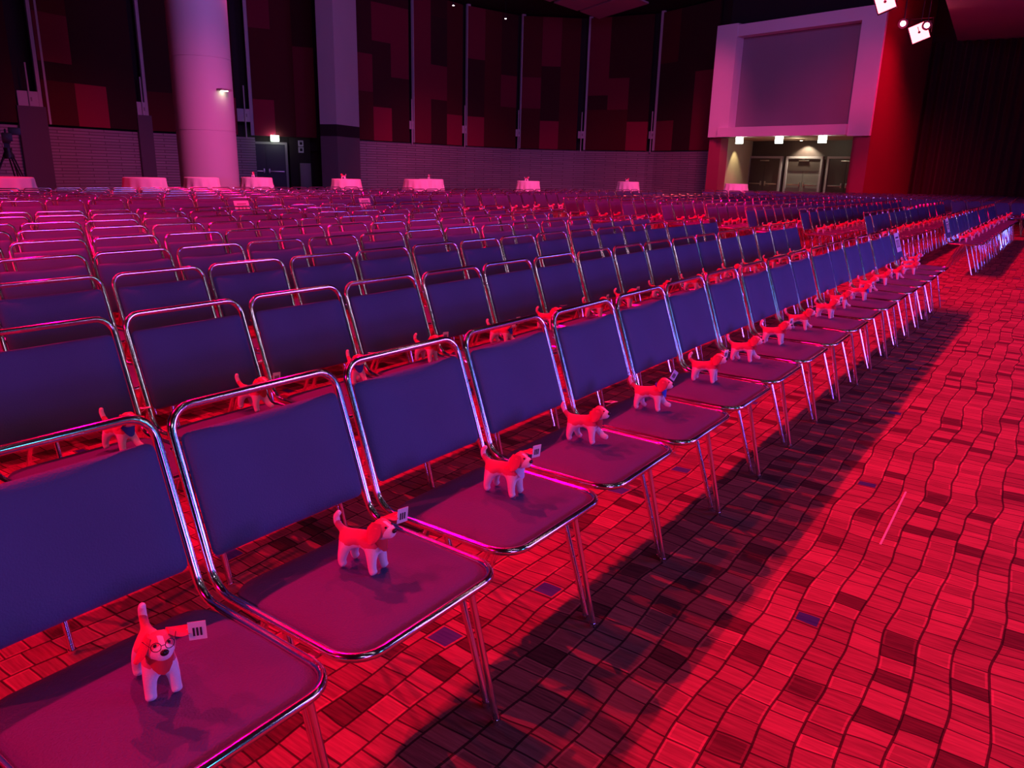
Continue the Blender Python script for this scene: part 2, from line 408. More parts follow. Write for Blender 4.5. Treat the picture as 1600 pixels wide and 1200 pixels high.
TB = [(-14.6, 6.05, 'at the left frame edge'), (-14.7, 8.85, 'between the tripod and the round column'), (-15.2, 10.5, 'in front of the round column'), (-15.6, 12.3, 'before the dark double door'),
      (-14.5, 14.3, 'below the pale square pillar'), (-14.7, 17.3, 'left one of the touching pair'), (-15.1, 18.35, 'right one of the touching pair'), (-13.3, 21.1, 'below the middle wall panels'), (-12.8, 27.2, 'below the panels near the screen'), (-10.2, 31.9, 'before the lit door recess')]
spots = [q for q in spots if all(math.hypot(q[0] - tx_, q[1] - ty_) > 0.95 for tx_, ty_, _ in TB)]
vis = [q for q in spots if in_view((q[0] - 0.3, q[1], 0.87), 0.03) or in_view((q[0], q[1], 0.45), 0.03)]
vis.sort(key=lambda q: (Vector((q[0], q[1], 0.5)) - CAMP).length)
ORD = ['', 'first', 'second', 'third', 'fourth', 'fifth', 'sixth', 'seventh', 'eighth', 'ninth', 'tenth', 'eleventh', 'twelfth', 'thirteenth', 'fourteenth', 'fifteenth', 'sixteenth', 'seventeenth', 'eighteenth', 'nineteenth', 'twentieth', 'twenty-first', 'twenty-second', 'twenty-third', 'twenty-fourth', 'twenty-fifth']
rowmap = {}
for q in vis: rowmap.setdefault((q[3], q[4]), []).append(q)
for key, lst in rowmap.items():
    lst.sort(key=lambda q: q[5])
    for i, q in enumerate(lst): q.append(i + 1)
BL = {'a': 'of near block', 'b': 'of block past the aisle', 'ar': 'of rear near block', 'br': 'of rear far block', 'c': 'of angled far block'}
def where(q):
    row = q[4] if q[3] in ('a', 'b', 'c') else q[4] - 9
    rn = 'front row' if row == 0 else ORD[row + 1] + ' row'
    return 'number %d' % q[6] if q[6] > 25 else ORD[q[6]], rn, BL[q[3]]
N_IND = 296
chair0 = make_chair(); first = True
indiv = vis[:N_IND]; rest = vis[N_IND:]
for q in indiv:
    if first: o = chair0; o.location = (q[0], q[1], 0); o.rotation_euler = (0, 0, q[2]); first = False
    else: o = dup(chair0, (q[0], q[1], 0), q[2])
    n, rn, bl = where(q)
    o['label'] = 'navy chrome-framed chair, %s from the near end, %s %s' % (n, rn, bl)
    o['category'] = 'chair'; o['group'] = 'rows of linked stacking chairs'
# the remaining, farthest chairs as one mass
def low_chair():
    bm = bmesh.new(); tube(bm, frame_pts(2), TR, 5, closed=True)
    for i in range(4):
        (xt, sy), (xf, yf) = LEGS[i]; tube(bm, [(xt, sy * 0.2400, 0.455), (xf, yf, 0)], 0.0095, 4)
    n0 = len(bm.faces)
    box(bm, BC, (0.03, 0.455, 0.292), rot=Matrix.Rotation(-math.atan2(-UP.x, UP.z), 4, 'Y'), mi=1)
    box(bm, ((XB + XF) / 2, 0, 0.462), (0.432, 0.46, 0.032), mi=1)
    return bm
def mass(name, bm_src, places, mats):
    me = bpy.data.meshes.new('tmp'); bm_src.to_mesh(me); bm_src.free()
    vs = [v.co.copy() for v in me.vertices]; fs = [list(p.vertices) for p in me.polygons]; mi = [p.material_index for p in me.polygons]
    V = []; F = []; I = []
    for (x, y, z, rz) in places:
        o = len(V); c, s_ = math.cos(rz), math.sin(rz)
        V += [(x + v.x * c - v.y * s_, y + v.x * s_ + v.y * c, z + v.z) for v in vs]
        F += [[i + o for i in f] for f in fs]; I += mi
    m2 = bpy.data.meshes.new(name); m2.from_pydata(V, [], F)
    for m_ in mats: m2.materials.append(m_)
    m2.polygons.foreach_set('material_index', I); m2.polygons.foreach_set('use_smooth', [True] * len(F))
    try: m2.set_sharp_from_angle(angle=R(50))
    except Exception: pass
    m2.update(); o = bpy.data.objects.new(name, m2); C.objects.link(o); return o
o = mass('distant_chairs', low_chair(), [(q[0], q[1], 0, q[2]) for q in rest], [chrome, navy])
tag(o, 'farthest rows of chrome framed navy chairs before the back wall', 'chairs', kind='stuff')

# ------------------------------------------------------------------ plush puppies
def skin_mesh(nodes, edges, sub=2):
    me = bpy.data.meshes.new('sk'); me.from_pydata([n[0] for n in nodes], edges, [])
    o = bpy.data.objects.new('sk', me); C.objects.link(o)
    sk = o.modifiers.new('skin', 'SKIN'); sk.use_smooth_shade = True; sk.branch_smoothing = 0.3
    if not me.skin_vertices: me.attributes
    for i, n in enumerate(nodes):
        r = n[1]; me.skin_vertices[0].data[i].radius = r if isinstance(r, tuple) else (r, r)
    me.skin_vertices[0].data[0].use_root = True
    sb = o.modifiers.new('sub', 'SUBSURF'); sb.levels = sub; sb.render_levels = sub
    dg = bpy.context.evaluated_depsgraph_get(); dg.update()
    m2 = bpy.data.meshes.new_from_object(o.evaluated_get(dg))
    bpy.data.objects.remove(o)
    return m2
def dog_mesh(v=0, sub=2):
    P = [((-0.036, 0, 0.082), (0.025, 0.023)), ((0.0, 0, 0.083), (0.022, 0.022)), ((0.032, 0, 0.086), (0.024, 0.026)), ((0.044, 0, 0.106), (0.019, 0.019)),
         ((0.053, 0, 0.128), (0.0330, 0.0340)), ((0.078, 0, 0.119), (0.0185, 0.0165)), ((0.091, 0, 0.1165), (0.0115, 0.0105))]
    E = [(0, 1), (1, 2), (2, 3), (3, 4), (4, 5), (5, 6)]
    lift = 0.016 if v == 1 else 0
    legs = [(0, [((-0.044, 1, 0.060), 0.0175), ((-0.048, 1.15, 0.036), 0.0125), ((-0.050, 1.2, 0.018), 0.0105), ((-0.040 , 1.25, 0.0105), 0.0105)]),
            (2, [((0.036, 1, 0.062), 0.0155), ((0.038, 1.05, 0.038), 0.0115), ((0.040, 1.1, 0.018), 0.0105), ((0.048, 1.15, 0.0108), 0.0110)])]
    for root, ch in legs:
        for sy in (1, -1):
            prev = root
            for k, (p, r) in enumerate(ch):
                x, yy, z = p
                if v == 1 and root == 2 and sy == 1 and k > 0: x += 0.012 * k; z += 0.006 * k
                if v == 1 and root == 0 and sy == 1 and k > 0: x += 0.007 * k
                P.append(((x, sy * 0.0195 * yy, z), r)); E.append((prev, len(P) - 1)); prev = len(P) - 1
    tl = [((-0.062, 0, 0.090), 0.0095), ((-0.080, 0, 0.104), 0.0085), ((-0.090 if v else -0.082, 0, 0.122), 0.0080), ((-0.086 if v else -0.070, 0, 0.137), 0.0065)]
    prev = 0
    for p, r in tl:
        P.append((p, r)); E.append((prev, len(P) - 1)); prev = len(P) - 1
    me = skin_mesh(P, E, sub)
    zmin = min(v_.co.z for v_ in me.vertices)
    for v_ in me.vertices: v_.co.z -= zmin
    me.materials.clear(); me.materials.append(fur)
    for p_ in me.polygons: p_.use_smooth = True; p_.material_index = 0
    return me
def ear_bm(sy, flare, n=7, dz=0.0):
    """a soft leaf-shaped ear hanging from the head, flared outwards by `flare`"""
    bm = bmesh.new(); rows = 9; top = []; bot = []
    for j in range(rows):
        t = j / (rows - 1); w = 0.0185 * math.sin(math.pi * (0.16 + 0.80 * t)) ** 0.7 + 0.001
        ang = R(-75) + flare * (0.35 + 0.65 * t)
        if j == 0: pos = Vector((0.050, sy * 0.0150, 0.1340 + dz))
        else: pos = pos + Vector((0.0018, sy * math.cos(ang), math.sin(ang))).normalized() * 0.0064
        nrm = Vector((0, -sy * math.sin(ang), math.cos(ang)))
        A, B = [], []
        for i in range(n):
            u = 2 * i / (n - 1) - 1; th = 0.0032 * (1 - abs(u) ** 3)
            q = pos + Vector((1, 0, 0)) * u * w
            A.append(bm.verts.new(q + nrm * (th + 0.0003))); B.append(bm.verts.new(q - nrm * th))
        top.append(A); bot.append(B)
    for j in range(rows - 1):
        for i in range(n - 1):
            bm.faces.new((top[j][i], top[j][i + 1], top[j + 1][i + 1], top[j + 1][i])); bm.faces.new((bot[j][i], bot[j + 1][i], bot[j + 1][i + 1], bot[j][i + 1]))
        bm.faces.new((top[j][0], top[j + 1][0], bot[j + 1][0], bot[j][0])); bm.faces.new((top[j][-1], bot[j][-1], bot[j + 1][-1], top[j + 1][-1]))
    for A, B in ((top[0], bot[0]), (top[-1], bot[-1])):
        for i in range(n - 1): bm.faces.new((A[i], B[i], B[i + 1], A[i + 1]))
    return bm
def bandana_bm():
    bm = bmesh.new(); n = 20; rings = []
    # collar ring round the neck, drooping to a point on the chest
    ax = Vector((0.45, 0, 0.9)).normalized(); cx = Vector((0.0415, 0, 0.103)); e1 = Vector((0.9, 0, -0.45)).normalized(); e2 = Vector((0, 1, 0))
    for k in range(n):
        a = 2 * math.pi * k / n; d = e1 * math.cos(a) + e2 * math.sin(a); drop = max(0, math.cos(a)) ** 2.2
        c_ = cx + d * 0.0225
        q = [c_ + ax * 0.006, c_ + d * 0.0035, cx + d * (0.0245 + 0.004 * drop) - ax * 0.006 + Vector((0.001, 0, -0.026)) * drop, c_ - ax * 0.005 - d * 0.004 + Vector((-0.003, 0, -0.022)) * drop]
        rings.append([bm.verts.new(p) for p in q])
    for k in range(n):
        A = rings[k]; B = rings[(k + 1) % n]
        for i in range(4): bm.faces.new((A[i], A[(i + 1) % 4], B[(i + 1) % 4], B[i]))
    return bm
dogm = [dog_mesh(0), dog_mesh(1)]
def marks_bm():
    bm = bmesh.new()
    for k in range(5): box(bm, (0.0690 - 0.0003 * abs(k - 2), -0.008 + 0.004 * k, 0.0835 + 0.001 * abs(k - 2)), (0.0016, 0.0026, 0.004), rot=Matrix.Rotation(R(-12), 4, 'Y'))
    return bm
eye_m = nose_m
def make_dog(v, cloth, glasses=False, tagpose=0):
    t = thing('plush_puppy', 'x', 'plush toy')
    b = bpy.data.objects.new('body', dogm[v]); C.objects.link(b); b.parent = t
    obj('ear', ear_bm(1, R(95 if v == 0 else 60)), brown_fur, t); obj('ear', ear_bm(-1, R(22)), brown_fur, t)
    bm = bmesh.new(); bmesh.ops.create_icosphere(bm, subdivisions=2, radius=0.0062, matrix=Matrix.Translation((0.0900, 0, 0.1185)) @ Matrix.Diagonal((0.8, 1.2, 0.95, 1)))
    obj('nose', bm, nose_m, t)
    for sy in (1, -1):
        bm = bmesh.new(); bmesh.ops.create_icosphere(bm, subdivisions=2, radius=0.0034, matrix=Matrix.Translation((0.0735, sy * 0.0110, 0.1262)))
        obj('eye', bm, eye_m, t)
    bn = obj('bandana', bandana_bm(), cloth, t); bn['label'] = {'red_bandana': 'red bandana', 'blue_bandana': 'blue bandana', 'pale_blue_vest': 'pale blue bandana'}[cloth.name]
    # card tag strung from the lifted ear
    bm = bmesh.new()
    if tagpose == 0: T0 = Matrix.Translation((0.070, 0.060, 0.128)) @ Matrix.Rotation(R(70), 4, 'Z') @ Matrix.Rotation(R(8), 4, 'X')
    elif tagpose == 1: T0 = Matrix.Translation((0.073, 0.052, 0.146)) @ Matrix.Rotation(R(65), 4, 'Z') @ Matrix.Rotation(R(80), 4, 'X')
    else: T0 = Matrix.Translation((0.078, 0.050, 0.142)) @ Matrix.Rotation(R(60), 4, 'Z') @ Matrix.Rotation(R(35), 4, 'Y')
    box(bm, T0.translation, (0.030, 0.0006, 0.040), rot=T0.to_3x3().to_4x4())
    tg = obj('card_tag', bm, paper if tagpose != 2 else pale_cloth, t)
    bm = bmesh.new(); tube(bm, [(0.058, 0.045, 0.129), T0 @ Vector((0, 0, 0.018))], 0.0005, 4)
    obj('string', bm, paper, tg)
    bm = bmesh.new()
    for k in range(3): 
        for d in (-1, 1): box(bm, (T0 @ Matrix.Translation((-0.006 + 0.006 * k, d * 0.0006, -0.002))).translation, (0.0035, 0.0006, 0.018), rot=T0.to_3x3().to_4x4())
    obj('print', bm, ink, tg)
    if glasses:
        bm = bmesh.new()
        for sy in (1, -1):
            c_ = Vector((0.0825, sy * 0.0112, 0.1285)); nx = Vector((0.92, sy * 0.28, 0.12)).normalized(); e1 = nx.cross(Vector((0, 0, 1))).normalized(); e2 = nx.cross(e1)
            tube(bm, [c_ + (e1 * math.cos(a * math.pi / 8) + e2 * math.sin(a * math.pi / 8)) * 0.0082 for a in range(16)], 0.0007, 6, closed=True)
            tube(bm, [(0.0790, sy * 0.0195, 0.1295), (0.056, sy * 0.0275, 0.1310)], 0.0006, 5)
        tube(bm, [(0.0850, -0.004, 0.130), (0.0860, 0, 0.131), (0.0850, 0.004, 0.130)], 0.0007, 5)
        obj('glasses', bm, ink, t)
    return t
SEAT_Z = 0.4828
TAPE = ((0.84, 3.70), (0.85, 3.05))
protos = {}
def dog_at(q, x, y, rz, style, label, z=SEAT_Z):
    key = style
    if key not in protos:
        protos[key] = make_dog(*style); o = protos[key]; o.location = (x, y, z); o.rotation_euler = (0, 0, rz)
    else: o = dup(protos[key], (x, y, z), rz)
    o['label'] = label; o['category'] = 'plush toy'; o['group'] = 'plush puppies set out on the seats'
    return o
COL = {'r': red_cloth, 'b': blue_cloth, 'p': pale_cloth}
# simple single-mesh puppy for those too small to show their parts
def simple_dog():
    bm = bmesh.new(); bm.from_mesh(dog_mesh(0, 1))
    for f in bm.faces: f.material_index = 0
    n = len(bm.faces)
    for sy, fl in ((1, 95), (-1, 22)):
        e = ear_bm(sy, R(fl), 3); me = bpy.data.meshes.new('e'); e.to_mesh(me); e.free(); k0 = len(bm.faces); bm.from_mesh(me); bm.faces.ensure_lookup_table()
        for f in bm.faces[k0:]: f.material_index = 1
    e = bandana_bm(); me = bpy.data.meshes.new('e'); e.to_mesh(me); e.free(); k0 = len(bm.faces); bm.from_mesh(me); bm.faces.ensure_lookup_table()
    for f in bm.faces[k0:]: f.material_index = 2
    k0 = len(bm.faces); bmesh.ops.create_icosphere(bm, subdivisions=1, radius=0.006, matrix=Matrix.Translation((0.0900, 0, 0.1185))); bm.faces.ensure_lookup_table()
    for f in bm.faces[k0:]: f.material_index = 3
    return bm
FRONT = {1: (0.018, 0.541, -0.30), 2: (0.003, 1.071, 0.14), 3: (0.005, 1.637, 0.02), 4: (-0.036, 2.173, 0.10), 5: (-0.021, 2.671, 0.16), 6: (-0.01, 3.236, 0.10), 7: (-0.011, 3.75, 0.10), 8: (-0.017, 4.281, 0.05)}
STY = {1: (0, 'r', True, 0), 2: (0, 'r', False, 0), 3: (0, 'p', False, 0), 4: (1, 'r', False, 1), 5: (1, 'b', False, 2), 12: (0, 'b', False, 0), 17: (1, 'b', False, 2), 18: (0, 'r', False, 1)}
COLN = {'r': 'a red', 'b': 'a blue', 'p': 'a pale blue'}
n_d = 0; mass_d = []
sd = {}
for q in vis:
    x, y, rz, blk, row, k, idx = q
    hidden = blk in ('a', 'ar') and row >= 2 and y < 5.5
    far = blk in ('ar', 'br') 
    if hidden: continue
    fx, fy, frz = x + random.gauss(-0.02, 0.02), y + random.gauss(0.04, 0.02), rz + random.gauss(0.08, 0.15)
    if row == 0 and blk == 'a' and k in FRONT: fx, fy, frz = FRONT[k]
    elif row == 1 and blk == 'a': fx, fy = x - 0.09 + random.gauss(0, 0.015), y + 0.08 + random.gauss(0, 0.02)
    if far or n_d >= 280: mass_d.append((fx, fy, SEAT_Z, frz)); continue
    n_d += 1
    c_ = random.choice('rrrrrrb')
    st = (random.randint(0, 1), c_, False, random.randint(0, 1))
    if row == 0 and blk == 'a': st = STY.get(k, (k % 2, 'r', False, k % 2)); c_ = st[1]
    n, rn, bl = where(q)
    extra = 'with glasses ' if st[2] else ''
    lab = 'plush puppy %sin %s bandana, %s seat, %s %s' % (extra, COLN[c_], n, rn, bl)
    if n_d <= 60: dog_at(q, fx, fy, frz, (st[0], COL[st[1]], st[2], st[3]), lab)
    else:
        if c_ not in sd:
            so = obj('plush_puppy', simple_dog(), [fur, brown_fur, COL[c_], nose_m]); sd[c_] = so
        else:
            so = sd[c_].copy(); C.objects.link(so)
        so.location = (fx, fy, SEAT_Z); so.rotation_euler = (0, 0, frz)
        tag(so, lab, 'plush toy', 'plush puppies set out on the seats')
if mass_d:
    o = mass('distant_puppies', simple_dog(), mass_d, [fur, brown_fur, red_cloth, nose_m])
    tag(o, 'farthest plush puppies on the seats of the rear rows', 'plush toys', kind='stuff')

# ------------------------------------------------------------------ paper signs taped to four chair backs
def sign(q, label, yo=0.0, w=0.27):
    t = thing('paper_sign', label, 'sign', (q[0], q[1], 0), q[2], 'signs on the row ends')
    rot = Matrix.Rotation(-math.atan2(-UP.x, UP.z), 4, 'Y'); c_ = BC + UP * 0.045 + BN * 0.0225 + Vector((0, yo, 0))
    bm = bmesh.new(); box(bm, c_, (0.0012, w, 0.215), rot=rot); obj('sheet', bm, paper, t)
    bm = bmesh.new()
    for k in range(7): box(bm, c_ + UP * 0.055 + BN * 0.0012 + Vector((0, (-0.075 + 0.025 * k) * w / 0.27, 0)), (0.001, 0.017, 0.018), rot=rot)
    for k in (-1, 0, 1): 
        box(bm, c_ - UP * 0.015 + BN * 0.0012 + Vector((0, 0.065 * k, 0)), (0.001, 0.034, 0.085), rot=rot)
        box(bm, c_ - UP * 0.015 + BN * 0.0019 + Vector((0, 0.065 * k, 0)), (0.001, 0.008, 0.055), rot=rot, mi=1)
    obj('print', bm, [ink, paper], t, smooth=False)
def find(blk, row, which=None, y=None):
    l = [q for q in vis if q[3] == blk and q[4] == row]; l.sort(key=lambda q: q[1])
    return l[which] if which is not None else min(l, key=lambda q: abs(q[1] - y))
sign(find('a', 0, -1), 'white paper sign on last chair back of the near front row')
sign(find('b', 0, 0), 'white paper sign on first chair back past the aisle')
sign(find('ar', 9, y=7.25), 'pink-lit paper sign with three icons behind the cross aisle')
sign(find('ar', 9, y=9.9), 'smaller pink-lit paper sign near the walkway behind the cross aisle')

# ------------------------------------------------------------------ room shell
bm = bmesh.new(); bmesh.ops.create_grid(bm, x_segments=1, y_segments=1, size=1, matrix=Matrix.Translation((-8, 15, 0)) @ Matrix.Diagonal((32, 34, 1, 1)))
struct('floor', bm, carpet)
bm = bmesh.new(); box(bm, (-8, 15, 9.9), (64, 68, 0.2)); struct('ceiling', bm, ceil_m)
BAYS = [((-30.7, 6.0), (-30.45, 13.15)), ((-30.36, 14.03), (-30.97, 17.95)), ((-30.91, 18.42), (-29.78, 21.88)), ((-29.45, 22.53), (-28.06, 24.94)),
        ((-27.1, 26.46), (-26.77, 29.89)), ((-26.78, 30.28), (-26.66, 33.98)), ((-26.58, 34.34), (-25.69, 37.69)), ((-25.53, 37.99), (-23.04, 40.16)),
        ((-22.53, 40.35), (-18.85, 40.86)), ((-18.28, 40.76), (-14.43, 39.0))]
ctr = Vector((1.2, 0))
def outw(p, d):
    v = Vector(p); return v + (v - ctr).normalized() * d
def quad_wall(bm, pts, z0, z1, off, th=0.2, uv=True):
    lay = bm.loops.layers.uv.verify(); L = 0.0
    for a, b in zip(pts, pts[1:]):
        A, B = outw(a, off), outw(b, off); A2, B2 = outw(a, off + th), outw(b, off + th); d = (B - A).length
        vs = [bm.verts.new((p.x, p.y, z)) for z in (z0, z1) for p in (A, B, B2, A2)]
        for idx, uvs in (((0, 1, 5, 4), [(L, z0), (L + d, z0), (L + d, z1), (L, z1)]), ((1, 2, 6, 5), None), ((2, 3, 7, 6), None), ((3, 0, 4, 7), None), ((4, 5, 6, 7), None)):
            f = bm.faces.new([vs[i] for i in idx])
            for k, lp in enumerate(f.loops): lp[lay].uv = uvs[k] if uvs else (0.02, z0)
        L += d
bpts = []
for a, b in BAYS: bpts += [a, b]
bm = bmesh.new(); quad_wall(bm, bpts[:7], 0, 2.52, 0.12); struct('wall_back', bm, block)
bm = bmesh.new(); quad_wall(bm, bpts[8:] + [(-13.6, 39.2)], 0, 2.56, 0.12); struct('wall_far', bm, block)
bm = bmesh.new(); quad_wall(bm, bpts + [(-13.2, 38.4)], 2.0, 9.8, 0.62); struct('wall_upper', bm, dark_m)
bm = bmesh.new(); quad_wall(bm, bpts[6:9], 0, 3.0, 0.95); struct('wall_alcove', bm, dark_m)
# acoustic panels: 3 columns of patches between fixed heights
ZL = [2.60, 4.16, 4.82, 5.60, 6.50, 7.12, 8.80, 9.7]
PATCH = {  # (column, low, high) red; maroon elsewhere listed; default dark
 0: [(0, 4.82, 6.5, 1), (0, 2.6, 4.16, 2)],
 1: [(0, 4.82, 6.5, 1), (1, 2.6, 4.16, 0), (0, 2.6, 4.16, 2), (0, 6.5, 9.7, 2)],
 2: [(0, 2.6, 4.16, 2), (2, 2.6, 4.16, 0), (1, 4.82, 6.5, 2)],
 3: [(0, 7.12, 8.8, 1), (0, 4.16, 7.12, 2), (0, 2.6, 4.16, 0), (1, 2.6, 9.7, 2), (2, 4.82, 6.5, 1), (2, 2.6, 4.82, 1)],
 4: [(0, 4.82, 6.5, 1), (0, 2.6, 4.82, 2), (1, 7.12, 8.8, 1), (1, 2.6, 4.16, 0), (2, 5.6, 8.8, 1)],
 5: [(0, 2.6, 9.7, 1), (1, 4.82, 6.5, 1), (1, 6.5, 8.8, 3), (2, 4.16, 8.8, 2), (2, 2.6, 4.16, 0)],
 6: [(0, 7.12, 9.7, 1), (0, 2.6, 4.16, 0), (1, 5.6, 9.7, 2), (1, 2.6, 4.16, 2), (2, 4.82, 6.5, 1), (2, 2.6, 4.82, 2)],
 7: [(0, 4.82, 6.5, 1), (0, 2.6, 4.82, 2), (1, 7.12, 9.7, 1), (1, 2.6, 4.16, 0), (2, 2.6, 9.7, 2)],
 8: [(0, 5.6, 9.7, 1), (0, 2.6, 4.82, 2), (1, 4.82, 6.5, 1), (1, 2.6, 4.82, 2), (2, 2.6, 4.16, 0)],
 9: [(0, 7.12, 9.7, 2), (0, 2.6, 4.16, 1), (2, 2.6, 6.5, 1), (1, 2.6, 7.12, 3)]}
bright = mat('bright_red_fabric', (0.36, 0.010, 0.055), 0.95)
PLAB = ['cut off by the frame edge', 'between the tripod and the column', 'behind the round column', 'above the dark double door', 'next to the pale square pillar',
        'second beyond the square pillar', 'third beyond the square pillar', 'in the middle of the curve', 'second before the projection screen', 'beside the projection screen']
for i, (a, b) in enumerate(BAYS):
    A, B = Vector(a), Vector(b); bm = bmesh.new(); dirn = (B - A).normalized(); n_ = Vector((-dirn.y, dirn.x))
    if n_.dot(A - ctr) < 0: n_ = -n_
    def P3(t, z, off): p = A.lerp(B, t) + n_ * off; return (p.x, p.y, z)
    for c_ in range(3):
        for z0, z1 in zip(ZL, ZL[1:]):
            kind = 3 if (i in (1, 2, 9)) else (2 if (i * 7 + c_ * 3) % 4 == 1 else 4)
            for (pc, lo, hi, kd) in PATCH.get(i, []):
                if pc == c_ and lo - 0.01 <= z0 and z1 <= hi + 0.01: kind = kd
            vs = [bm.verts.new(P3(t, z, 0)) for t, z in ((c_ / 3, z0), ((c_ + 1) / 3, z0), ((c_ + 1) / 3, z1), (c_ / 3, z1))]
            f = bm.faces.new(vs); f.material_index = {0: 0, 1: 1, 2: 2, 3: 3, 4: 4}[kind]
    bmesh.ops.remove_doubles(bm, verts=bm.verts, dist=0.001)
    r = bmesh.ops.extrude_face_region(bm, geom=bm.faces[:])
    bmesh.ops.translate(bm, verts=[v for v in r['geom'] if isinstance(v, bmesh.types.BMVert)], vec=(n_.x * 0.12, n_.y * 0.12, 0))
    o = obj('acoustic_panel', bm, [bright, red_patch, maroon, near_black, mat('dark_maroon_fabric_%d' % i, (0.060, 0.006, 0.012), 0.95)], smooth=False)
    tag(o, 'tall red and maroon patchwork acoustic panel ' + PLAB[i], 'wall panel', 'patchwork acoustic panels')
pier_m = mat('dark_pier', (0.13, 0.10, 0.13), 0.7)
# gap pilasters, conduits and junction boxes between the panels
GLAB = ['beyond the camera tripod', 'left of the round column', 'right of the round column', 'on the pale square pillar edge', 'first beyond the square pillar', 'second beyond the square pillar', 'third beyond the square pillar', 'two panels before the projection screen', 'one panel before the projection screen']
for i in range(9):
    a = Vector(BAYS[i][1]); b = Vector(BAYS[i + 1][0])
    mid = (a + b) / 2; dirn = (b - a).normalized(); ang = math.atan2(dirn.y, dirn.x); gw = (b - a).length
    if i == 3: continue
    bm = bmesh.new(); p = outw(b.lerp(a, 0.0), 0.12); box(bm, (p.x, p.y, 6.2), (0.34 if i < 3 else 0.22, 0.16, 7.2), rot=Matrix.Rotation(ang, 4, 'Z'), bev=0.01)
    o = struct('trim_%d' % (i + 1), bm, pilaster_m)
    if i < 2:
        bm = bmesh.new(); box(bm, (mid.x, mid.y, 1.6), (gw * 0.9 + 0.15, 0.20, 3.2), rot=Matrix.Rotation(ang, 4, 'Z')); struct('trim_%d' % (i + 20), bm, pier_m)
    t = thing('junction_box', 'small pale junction box with conduit, ' + GLAB[i], 'electrical box', (mid.x, mid.y, 3.45), ang, 'junction boxes between the panels')
    w_ = 0.75 if i < 3 else 0.42
    bm = bmesh.new(); box(bm, (0, 0.12, 0), (min(w_, gw - 0.06), 0.14, 0.40 if i >= 3 else 0.55), bev=0.015); obj('case', bm, paint, t)
    bm = bmesh.new(); tube(bm, [(0.0, 0.00, -0.95), (0.0, 0.0, 1.25)], 0.03, 8); obj('conduit', bm, paint, t)
    bm = bmesh.new(); box(bm, (0.05, 0.04, 0), (0.09, 0.03, 0.14)); obj('switch_plate', bm, grey_metal, t)
# pale square pillar
A = Vector((-26.43, 23.76)); Bp = Vector((-25.58, 23.97)); Cp = Vector((-26.25, 25.95))
def prism(bm, pts, z0, z1, mi=0):
    lo = [bm.verts.new((p[0], p[1], z0)) for p in pts]; hi = [bm.verts.new((p[0], p[1], z1)) for p in pts]; n = len(pts)
    for k in range(n): bm.faces.new((lo[k], lo[(k + 1) % n], hi[(k + 1) % n], hi[k])).material_index = mi
    bm.faces.new(lo[::-1]).material_index = mi; bm.faces.new(hi).material_index = mi
pil = [A, Bp, Cp, Vector((-27.3, 25.7))]
bm = bmesh.new(); prism(bm, pil, 3.12, 9.8, 0); prism(bm, pil, 2.62, 3.12, 1); prism(bm, pil, 0, 2.62, 2)
struct('pillar_square', bm, [paint, dark_m, block])
# round column
bm = bmesh.new(); CXY = (-18.42, 12.84)
lathe(bm, [(0.77, 0), (0.77, 2.195), (0.762, 2.196), (0.762, 2.216), (0.77, 2.217), (0.77, 4.030), (0.762, 4.031), (0.762, 4.051), (0.77, 4.052), (0.77, 9.8)], 56, *CXY)
o = struct('column_round', bm, paint, smooth=True)
lp = Vector((-17.62, 12.90, 3.22)); dv = (lp.xy - Vector(CXY)).normalized()
t = thing('column_light', 'small downlight bracket mounted on the pale round column', 'light', (CXY[0] + dv.x * 0.77, CXY[1] + dv.y * 0.77, 3.25), math.atan2(dv.y, dv.x))
bm = bmesh.new(); box(bm, (0.10, 0, 0), (0.22, 0.34, 0.05), bev=0.015); obj('shade', bm, grey_metal, t)
bm = bmesh.new(); box(bm, (0.10, 0, -0.03), (0.10, 0.16, 0.012)); obj('lens', bm, warm_m, t)

# left doorway in the alcove under panel four
def P_on(a, b, t, n_off=0.0):
    a, b = Vector(a), Vector(b); d = (b - a).normalized(); n_ = Vector((-d.y, d.x))
    if n_.dot(a - ctr) < 0: n_ = -n_
    return a.lerp(b, t) + n_ * n_off, math.atan2(d.y, d.x)
def leafdoor(name_, a, b, t, wd, h, m, off=0.2, bar=True, n=2, top=None, z0=0.0):
    p, ang = P_on(a, b, t, off)
    fr = bpy.data.objects.new(name_, None); C.objects.link(fr); fr.location = (p.x, p.y, z0); fr.rotation_euler = (0, 0, ang); fr['kind'] = 'structure'
    sgn = -1
    bm = bmesh.new()
    box(bm, (-wd / 2 - 0.05, 0, h / 2), (0.10, 0.16, h)); box(bm, (wd / 2 + 0.05, 0, h / 2), (0.10, 0.16, h)); box(bm, (0, 0, h + 0.05), (wd + 0.2, 0.16, 0.1))
    obj('door_frame', bm, grey_metal, fr, smooth=False)
    for k in range(n):
        lw = wd / n; cx = -wd / 2 + lw * (k + 0.5); bm = bmesh.new()
        box(bm, (cx, 0.0, h / 2), (lw - 0.012, 0.05, h - 0.02), bev=0.004)
        lf = obj('door_leaf', bm, m, fr, smooth=False)
        if bar:
            bm = bmesh.new(); box(bm, (cx, -0.06 , 1.03), (lw * 0.82, 0.035, 0.055), bev=0.008); box(bm, (cx + (lw * 0.36 if k == 0 else -lw * 0.36), -0.06, 1.05), (0.07, 0.05, 0.20), bev=0.01)
            obj('push_bar', bm, metal_m, lf)
    return fr
leafdoor('door_1', (-29.83, 22.35), (-28.2, 24.45), 0.30, 1.75, 2.25, door_navy, 0.45)
p, ang = P_on((-29.83, 22.35), (-28.2, 24.45), 0.96, 0.30)
bm = bmesh.new(); box(bm, (p.x, p.y, 0.72), (0.5, 0.35, 1.44), rot=Matrix.Rotation(ang, 4, 'Z'), bev=0.02)
